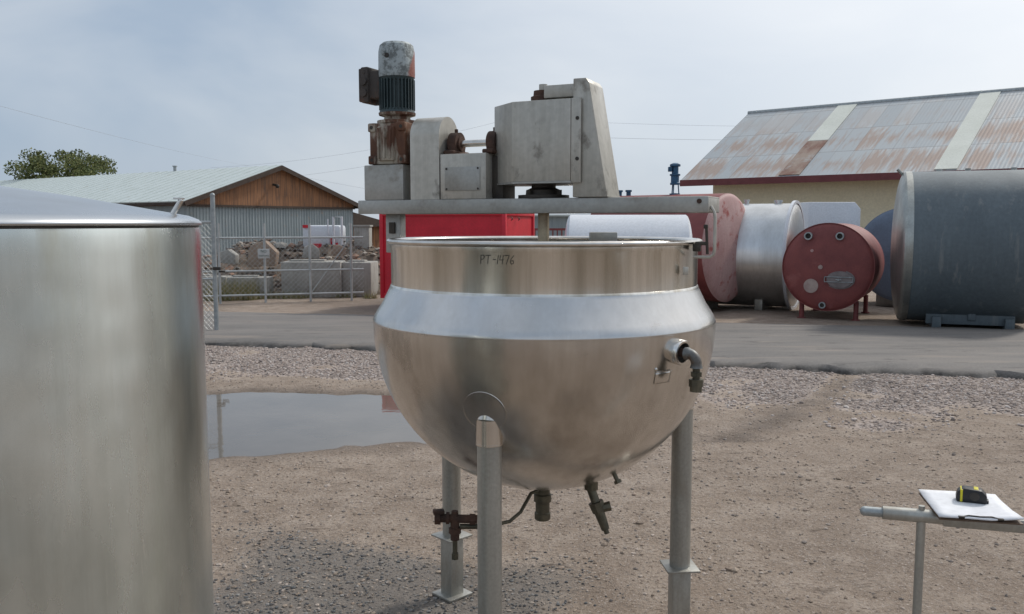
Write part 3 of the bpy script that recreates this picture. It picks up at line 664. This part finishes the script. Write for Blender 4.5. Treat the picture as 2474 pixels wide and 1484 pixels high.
# ------------------------------------------------------------------ right building
def roof_mat():
    m,t,b=nt('rusty_metal_roof'); v=coords(t)
    sp=N(t,'ShaderNodeSeparateXYZ'); t.links.new(v,sp.inputs[0])
    ix=math_n(t,'FLOOR',math_n(t,'DIVIDE',sp.outputs[0],.78)); iy=math_n(t,'FLOOR',math_n(t,'DIVIDE',math_n(t,'ADD',sp.outputs[1],.15),2.45))
    cb=N(t,'ShaderNodeCombineXYZ'); t.links.new(ix,cb.inputs[0]); t.links.new(iy,cb.inputs[1])
    wn=N(t,'ShaderNodeTexWhiteNoise',noise_dimensions='2D'); t.links.new(cb.outputs[0],wn.inputs['Vector'])
    base=mixc(t,wn.outputs['Value'],(.36,.39,.41),(.45,.475,.485))
    fx=math_n(t,'FRACT',math_n(t,'DIVIDE',sp.outputs[0],.78)); fy=math_n(t,'FRACT',math_n(t,'DIVIDE',math_n(t,'ADD',sp.outputs[1],.15),2.45))
    streak=noise_n(t,coords(t,(2.5,.35,1)),2.0,6,.6)
    g=math_n(t,'ADD',math_n(t,'MULTIPLY',streak,1.1),math_n(t,'MULTIPLY',wn.outputs['Value'],.30))
    g=math_n(t,'ADD',g,math_n(t,'MULTIPLY',math_n(t,'SUBTRACT',.5,math_n(t,'ABSOLUTE',math_n(t,'SUBTRACT',fy,.5))),.5))
    low=ramp(t,math_n(t,'DIVIDE',sp.outputs[1],8.),.55,.72,(1,1,1,1),(.3,.3,.3,1))
    rs=math_n(t,'MULTIPLY',math_n(t,'MULTIPLY',ramp(t,g,.74,1.0),low),.8)
    c=mixc(t,rs,base,mixc(t,streak,(.28,.175,.13),(.38,.28,.22)))
    seam=math_n(t,'LESS_THAN',fx,.05); c=mixc(t,math_n(t,'MULTIPLY',seam,.35),c,(.2,.2,.2))
    seam=math_n(t,'LESS_THAN',fy,.025); c=mixc(t,math_n(t,'MULTIPLY',seam,.5),c,(.17,.16,.16))
    t.links.new(c,b.inputs['Base Color']); b.inputs['Roughness'].default_value=.55; b.inputs['Metallic'].default_value=.2
    wv=N(t,'ShaderNodeTexWave'); wv.inputs['Scale'].default_value=2.2; t.links.new(v,wv.inputs['Vector']); bump(t,b,wv.outputs['Fac'],.25,.02)
    return m
RB=thing('yellow_warehouse',(7.7,40,0),'long tan warehouse with rust streaked metal roof','warehouse',rot=math.atan2(-.643,.766))
M_tan=mat('tan_stucco',(.74,.67,.49),(.70,.63,.45),.8,0,1,bst=.1)
M_maroon=mat('maroon_fascia',(.17,.04,.045),rough=.6)
hw=6.9; Hh=math.atan2(3.67,hw); SL=math.hypot(hw,3.67); LB=30
MB().box((LB/2+1.0,hw,1.82),(LB-.3,2*hw-1.8,3.64)).prism([(.9,3.64),(2*hw-.9,3.64),(hw,6.85)],1.2,LB+.5,'yz').obj('wall',M_tan,RB)
r1=MB().box((LB/2,SL/2,0),(LB,SL,.08),0).obj('roof',roof_mat(),RB); r1.location=(0,0,3.70); r1.rotation_euler=(Hh,0,0)
r2=MB().box((LB/2,-SL/2,0),(LB,SL,.08),0).obj('roof',r1.data.materials[0],RB); r2.location=(0,2*hw,3.70); r2.rotation_euler=(-Hh,0,0)
MB().box((LB/2,-.06,3.60),(LB,.08,.28)).box((LB/2,2*hw+.06,3.60),(LB,.08,.28)).obj('fascia',M_maroon,RB)
MB().cyl((-.02,hw,3.70+3.67+.02),(LB,hw,3.70+3.67+.02),.12,seg=12).obj('ridge_cap',M_galv,RB)
M_sky=mat('pale_fibreglass',(.68,.70,.63),(.62,.64,.57),.5,0,1,bst=.02)
def rpanel(x0,x1,y0,y1,m,name):
    o=MB().box(((x0+x1)/2,(y0+y1)/2,.065),(x1-x0,y1-y0,.03)).obj(name,m,RB); o.location=(0,0,3.70); o.rotation_euler=(Hh,0,0)
rpanel(4.6,5.5,3.6,7.7,M_sky,'skylight_panel')
rpanel(10.7,11.5,.1,7.7,M_sky,'skylight_panel')
M_rroof=mat('rusted_roof_sheet',(.22,.11,.08),(.36,.28,.23),.8,.1,1.4,(1.5,.6,1),lo=.35,hi=.6,stain=(.38,.38,.37),sns=1.6,slo=.52,shi=.7)
rpanel(4.6,5.5,.1,3.55,M_rroof,'rusted_roof_sheet')

# ------------------------------------------------------------------ left building
LBd=thing('wooden_gable_shed',(-11.8,45,0),'low grey metal shed with weathered wooden gable','shed',rot=math.atan2(.825,.566))
M_wood=mat('weathered_board_siding',(.42,.20,.090),(.15,.08,.05),.8,0,3,(8,8,.25),.3,.66,stain=(.10,.07,.055),sns=2,sst=(2,2,.5),slo=.52,shi=.72,bst=.2)
M_corr=mat('grey_blue_cladding',(.34,.39,.41),(.27,.32,.34),.6,.2,2,(3,3,.3),stain=(.36,.31,.26),slo=.6,shi=.75)
M_lroof=mat('pale_metal_roof',(.62,.68,.67),(.53,.59,.57),.5,.1,1.2,(1,6,1),stain=(.40,.40,.35),sns=1.5,slo=.60,shi=.78,bst=.05)
M_fasc=mat('dark_brown_fascia',(.07,.048,.037),rough=.8)
hw2=5.8; z0,z1=2.78,4.73; LL=31
wl=MB()
co_=[]; 
nW=60
for i in range(nW):
    s=(2*hw2-.8)/nW; x=-hw2+.4+i*s; co_+=[(x,0.35),(x+s*.4,.35),(x+s*.5,.38),(x+s*.9,.38)]
wl.prism(co_+[(hw2-.4,.35),(hw2-.4,LL-.4),(-hw2+.4,LL-.4)],0,2.62,'xy').obj('metal_wall',M_corr,LBd,ang=20)
MB().prism([(-hw2+.4,2.60),(hw2-.4,2.60),(hw2-.4,2.82),(0,4.66),(-hw2+.4,2.82)],.28,LL-.4,'xz').obj('wooden_gable',M_wood,LBd)
sl2=math.atan2(z1-z0,hw2); S2=math.hypot(hw2,z1-z0)
for sg in (-1,1):
    mb=MB().box((sg*S2/2,LL/2,0),(S2+.0,LL,.06))
    for i in range(40): mb.box((sg*S2/2,.4+i*.78,.040),(S2,.03,.025))
    o_=mb.obj('roof',M_lroof,LBd); o_.location=(0,0,z1); o_.rotation_euler=(0,sg*sl2,0)
    f_=MB().box((sg*S2/2,-.03,-.10),(S2,.06,.22)).obj('barge_board',M_fasc,LBd); f_.location=(0,0,z1); f_.rotation_euler=(0,sg*sl2,0)
    MB().box((sg*(hw2-.02),LL/2,z0-.09),(.05,LL,.14)).obj('eave_board',M_fasc,LBd)
MB().box((0,.24,2.62),(2*hw2-.7,.05,.10)).obj('trim_board',M_fasc,LBd)
MB().cyl((-.4,.2,3.75),(-.4,-.1,3.70),.06,seg=10).sph((-.4,-.12,3.66),.10,seg=10).obj('gable_lamp',M_dark,LBd)
MB().prism([(hw2-.4,1.6),(hw2+3.2,1.6),(hw2+3.2,1.75),(hw2-.4,2.45)],.5,5,'xz').obj('lean_to_roof',M_fasc,LBd)
MB().box((hw2+1.4,2.9,.85),(3.4,4,1.5)).obj('lean_to_wall',M_wood,LBd)
MB().cyl((0,9,4.6),(0,9,5.0),.09,seg=10).cyl((0,9,5.0),(0,9,5.05),.14,seg=10).obj('roof_vent',M_galv,LBd)
ds=thing('distant_shed',(2,55,0),'plain low grey shed far behind the tanks','shed')
MB().box((0,0,1.1),(14,6,2.2)).obj('wall',M_corr,ds); MB().prism([(-7.3,2.2),(7.3,2.2),(7.3,2.3),(-7.3,2.3)],-3.3,3.3,'xz').obj('roof',M_lroof,ds)

# ------------------------------------------------------------------ tree
TR=thing('tree',(-31.6,62,0),'leafy green tree with rounded crown above the shed roof','tree')
M_bark=mat('bark',(.10,.075,.055),rough=.9); 
mb=MB().tube([(0,0,0),(.1,0,1.5),(0,.1,3.2)],[.35,.27,.2],12)
for i in range(7):
    a=i*.9; mb.tube([(0,.1,2.6+.1*i),(math.cos(a)*1.2,math.sin(a)*1.2,4.0),(math.cos(a)*2.2,math.sin(a)*2.0,5.2+.2*(i%3))],[.13,.08,.03],8)
mb.obj('trunk',M_bark,TR)
m,t,b=nt('leaves'); g=N(t,'ShaderNodeNewGeometry')
c=mixc(t,g.outputs['Random Per Island'],(.05,.08,.022),(.17,.175,.05)); t.links.new(c,b.inputs['Base Color']); b.inputs['Roughness'].default_value=.7
Vl=[];Fl=[]
cl_=[]
for i in range(50):
    a=random.uniform(0,6.28); rr=3.0*math.sqrt(random.random()); z_=5.2+1.55*random.uniform(-.9,1)*math.sqrt(max(0,1-(rr/3.1)**2))
    cl_.append((rr*math.cos(a)*1.08,rr*math.sin(a)*.8,z_,random.uniform(.5,.85)))
for i in range(13000):
    q=random.choice(cl_); dv=Vector((random.gauss(0,1),random.gauss(0,1),random.gauss(0,1))).normalized()*q[3]*random.random()**.4
    p=Vector(q[:3])+Vector((dv.x,dv.y,dv.z*.75)); s=random.uniform(.05,.11)
    u=Vector((random.gauss(0,1),random.gauss(0,1),random.gauss(0,1))).normalized(); w_=u.orthogonal().normalized()
    k=len(Vl); Vl+=[p-u*s,p+w_*s*.6,p+u*s,p-w_*s*.6]; Fl.append((k,k+1,k+2,k+3))
me=bpy.data.meshes.new('crown'); me.from_pydata(Vl,[],Fl); me.materials.append(m)
o_=bpy.data.objects.new('crown',me); COL.objects.link(o_); o_.parent=TR

# ------------------------------------------------------------------ fences
M_pipe=mat('galvanised_pipe',(.50,.52,.52),(.40,.42,.42),.45,.4,6)
def chain(mb,p0,p1,z0,z1,sp,r):
    p0=Vector(p0);p1=Vector(p1);L=(p1-p0).length;d=(p1-p0).normalized();H=z1-z0
    s=-H
    while s<L:
        for sg in (0,1):
            a,b_=s,s+H; za,zb=(z0,z1) if sg==0 else (z1,z0)
            aa,bb=max(a,0),min(b_,L)
            if bb-aa>.02:
                fa=(aa-a)/H; fb=(bb-a)/H
                mb.tube([p0+d*aa+Vector((0,0,za+(zb-za)*fa)),p0+d*bb+Vector((0,0,za+(zb-za)*fb))],r,3,False)
        s+=sp
    return mb
F1=thing('chain_link_fence',(-4.72,13.8,0),'chain link fence panel on tall galvanised post','fence')
MB().cyl((0,0,0),(0,0,2.22),.036,seg=14).sph((0,0,2.22),.04,seg=12).obj('fence_post',M_galv,F1)
MB().cyl((-4,.9,0),(-4,.9,2.1),.035,seg=12).obj('fence_post',M_pipe,F1)
MB().cyl((0,0,1.80),(-4,.9,1.80),.02,seg=10).obj('fence_rail',M_pipe,F1)
MB().cyl((0,0,.9),(-4,.9,.9),.015,seg=8).obj('fence_rail',M_pipe,F1)
chain(MB(),(0,0,0),(-4,.9,0),.08,1.80,.085,.0028).obj('wire_mesh',M_pipe,F1)
MB().box((.05,-.05,1.07),(.12,.06,.05),0,.005).box((.12,-.02,1.02),(.10,.03,.03),0,.004).obj('gate_latch',M_dark,F1)
F2=thing('pipe_gate_fence',(-6.0,19.2,0),'galvanised pipe gate with mesh in front of rubble','fence')
P0=Vector((-1.3,-.25,0)); P1=Vector((2.55,1.0,0))
for f_ in (.0,.215,.455,.70,.93):
    p=P0.lerp(P1,f_); MB().cyl((p.x,p.y,0),(p.x,p.y,1.78 if f_ else 2.0),.028,seg=10).obj('fence_post',M_pipe,F2)
for z_ in (1.46,.72,.18):
    MB().cyl((P0.x,P0.y,z_),(P1.x,P1.y,z_),.022,seg=10).obj('fence_rail',M_pipe,F2)
chain(MB(),P0,P1,.1,1.46,.11,.003).obj('wire_mesh',M_pipe,F2)
p=P0.lerp(P1,.70); q_=P0.lerp(P1,.93)
MB().cyl((p.x,p.y,.18),(q_.x,q_.y,1.46),.012,seg=8).obj('fence_brace',M_pipe,F2)
SG=thing('warning_sign',(-5.45,19.1,.0),'small white no trespassing sign wired to the gate','sign',rot=.31)
MB().box((0,0,1.12),(.25,.006,.21),0,.002).obj('sign_board',mat('weathered_sign_white',(.55,.56,.55),(.46,.47,.46),.6,0,12),SG)
def text(s,size,loc,m,parent,name):
    cu=bpy.data.curves.new(name,'FONT'); cu.body=s; cu.size=size; cu.align_x='CENTER'; cu.extrude=.001
    ob=bpy.data.objects.new('t',cu); COL.objects.link(ob); dg=bpy.context.evaluated_depsgraph_get()
    me=bpy.data.meshes.new_from_object(ob.evaluated_get(dg)); bpy.data.objects.remove(ob)
    me.transform(Matrix.Translation(loc)@Matrix.Rotation(rad(90),4,'X')); me.materials.clear(); me.materials.append(m)
    o=bpy.data.objects.new(name,me); COL.objects.link(o); o.parent=parent; return o
M_txt=mat('sign_green_ink',(.02,.07,.04),bst=0)
text('NO',.080,(0,-.006,1.145),M_txt,SG,'sign_lettering'); text('TRESPASSING',.036,(0,-.006,1.06),M_txt,SG,'sign_lettering')

# ------------------------------------------------------------------ rubble, blocks
M_conc=mat('weathered_concrete',(.40,.39,.365),(.32,.31,.285),.9,0,2,stain=(.20,.18,.155),sns=3,slo=.52,shi=.70,bs=20,bst=.3,bd=.01,streak=.45)
def block(loc,size,rot,label,name='concrete_block'):
    e=thing(name,(loc[0],loc[1],0),label,'concrete block',rot=rot,group='concrete blocks around the rubble')
    mb=MB().box((0,0,loc[2]+size[2]/2),size,0,.03)
    mb.box((-size[0]*.1,0,loc[2]+size[2]+.01),(size[0]*.6,size[1]*.35,.06),0,.015)
    mb.obj('block_body',M_conc,e)
block((-4.85,21.3,0),(1.42,.9,.86),.04,'big grey concrete barrier block')
block((-3.75,21.5,0),(.72,.9,.84),-.05,'grey concrete block standing beside its neighbour')
block((-6.3,20.9,0),(1.0,.5,.50),.05,'low weathered concrete slab wall')
block((-7.6,21.2,0),(1.4,.5,.50),.0,'low weathered concrete slab wall')
V=[];F=[];n1,n2=80,40
for j in range(n2):
    for i in range(n1):
        x=-10+8*i/(n1-1); y=21.6+6*j/(n2-1); e_=math.sin(math.pi*i/(n1-1))**.5*math.sin(math.pi*j/(n2-1))**.7
        V.append((x,y,-.05+e_*(1.18+.45*nz(x,y,.6,2)+.30*nz(x,y,2,4)+.14*nz(x,y,6,1))))
F=[(j*n1+i,j*n1+i+1,(j+1)*n1+i+1,(j+1)*n1+i) for j in range(n2-1) for i in range(n1-1)]
me=bpy.data.meshes.new('dirt_mound'); me.from_pydata(V,[],F)
M_mound=mat('dark_soil',(.11,.085,.062),(.22,.17,.135),.95,0,3,bs=14,bst=.6,bd=.05); me.materials.append(M_mound)
mo=bpy.data.objects.new('dirt_mound',me); COL.objects.link(mo); mo['kind']='structure'
P=[];Z=[]
for i in range(1500):
    x=random.uniform(-9.5,-2.6); y=random.uniform(21.8,25); j=int((y-21.6)/6*(n2-1)); ii=int((x+10)/8*(n1-1))
    s=random.uniform(.02,.11)*(1.8 if random.random()<.08 else 1); P.append((x,y,V[j*n1+ii][2]+s*.2)); Z.append(s)
stones('rubble_stones',P,np.array(Z),stone_mat('rubble_mix',[(.24,.19,.15),(.38,.34,.30),(.13,.10,.085),(.33,.21,.155),(.27,.26,.24),(.08,.065,.055)]),.5,.45)
def slab(x,y,z,sc,rot,label,m):
    sb=thing('broken_slab',(x,y,z),label,'rubble slab',rot=rot,group='broken slabs on the rubble')
    j_=lambda:random.uniform(-.06,.06)
    MB().prism([((a_+j_())*sc,(b_+j_())*sc) for a_,b_ in ((-.38,-.2),(.36,-.25),(.42,.18),(.1,.42),(-.30,.36))],-.16*sc,.16*sc,'xz',.03*sc).obj('slab_body',m,sb)
M_bslab=mat('brown_broken_slab',(.34,.26,.20),(.26,.19,.145),.9,0,4,bs=12,bst=.5,bd=.03)
slab(-6.35,22.3,.9,1,0,'tilted brown broken concrete slab on the rubble',M_bslab)
slab(-5.2,22.5,1.0,.55,.4,'small grey broken concrete piece on the rubble',M_conc)
slab(-7.3,22.4,.85,.6,-.3,'small grey broken concrete piece on the rubble',M_conc)
slab(-4.5,22.6,1.05,.45,.2,'reddish brown chunk lying on the rubble',M_bslab)
wm=thing('white_machine',(-5.2,24.2,0),'white and red tank machine with vent pipes behind rubble','machine')
MB().box((0,0,1.42),(1.05,.8,.62),0,.08).obj('machine_body',M_white,wm)
MB().box((-.42,-.42,1.70),(.16,.04,.08)).obj('red_trim',M_red,wm)
MB().box((-.12,-.42,1.17),(.24,.05,.12)).obj('red_trim',M_red,wm)
MB().box((.30,-.42,1.28),(.10,.05,.24)).box((.42,-.42,1.20),(.06,.05,.10)).obj('red_trim',M_red,wm)
MB().tube([(.35,-.5,.9),(.35,-.5,1.95),(.58,-.5,1.95),(.58,-.5,1.2)],.035,8).obj('vent_pipe',M_white,wm)
MB().tube([(.2,-.5,1.1),(.2,-.5,1.9)],.02,8).obj('vent_pipe',M_white,wm)
MB().box((0,0,.55),(.9,.7,1.12),0,.02).obj('machine_base',M_dark,wm)
gx=thing('grey_bin',(-4.15,24.3,0),'grey steel bin standing behind the concrete blocks','bin')
MB().box((0,0,.85),(.42,.5,1.7),0,.02).box((0,0,1.71),(.48,.56,.05),0,.01).obj('bin_body',M_conc,gx)

Vl=[];Fl=[]
for i in range(6500):
    x=random.uniform(-8.5,-2.8); y=random.uniform(20.0,20.8)+.25*(x+6)*.3
    if nz(x,y,.9,12)<-.12: continue
    h=random.uniform(.06,.34)*(1.7 if x<-6.0 else .7); a=random.uniform(0,3.14); lx,ly=random.gauss(0,.07),random.gauss(0,.07)
    k=len(Vl); dx,dy=.007*math.cos(a),.007*math.sin(a)
    Vl+=[(x-dx,y-dy,0),(x+dx,y+dy,0),(x+lx,y+ly,h)]; Fl.append((k,k+1,k+2))
me=bpy.data.meshes.new('dry_grass'); me.from_pydata(Vl,[],Fl)
m,t,b=nt('dry_grass'); g=N(t,'ShaderNodeNewGeometry'); c=mixc(t,g.outputs['Random Per Island'],(.10,.12,.04),(.36,.29,.15)); t.links.new(c,b.inputs['Base Color']); b.inputs['Roughness'].default_value=.9
me.materials.append(m); o_=bpy.data.objects.new('dry_grass',me); COL.objects.link(o_); o_['kind']='stuff'

# ------------------------------------------------------------------ overhead wires
M_wire=mat('grey_wire',(.38,.40,.43),bst=0)
def wire(a,b_,sag,r=.012):
    a=Vector(a);b_=Vector(b_); pts=[]
    for i in range(25):
        f=i/24; p=a.lerp(b_,f); p.z-=sag*4*f*(1-f); pts.append(p)
    o=MB().tube(pts,r,5).obj('power_line',M_wire); o['label']='thin overhead power line hanging across the sky'; o['category']='power line'; o['group']='overhead power lines'
wire((-14.9,25,5.2),(-16,56,5.3),.15,.004)
wire((-16,56,5.3),(-6,60,3.5),.1,.005)
wire((-24,70,6.2),(0,60,8.9),.6,.006)
wire((0,60,8.9),(26,60,8.4),.25,.006)
wire((0,60,7.8),(26,60,7.5),.2,.008)
wire((-24,70,5.0),(0,60,7.8),.6,.006)
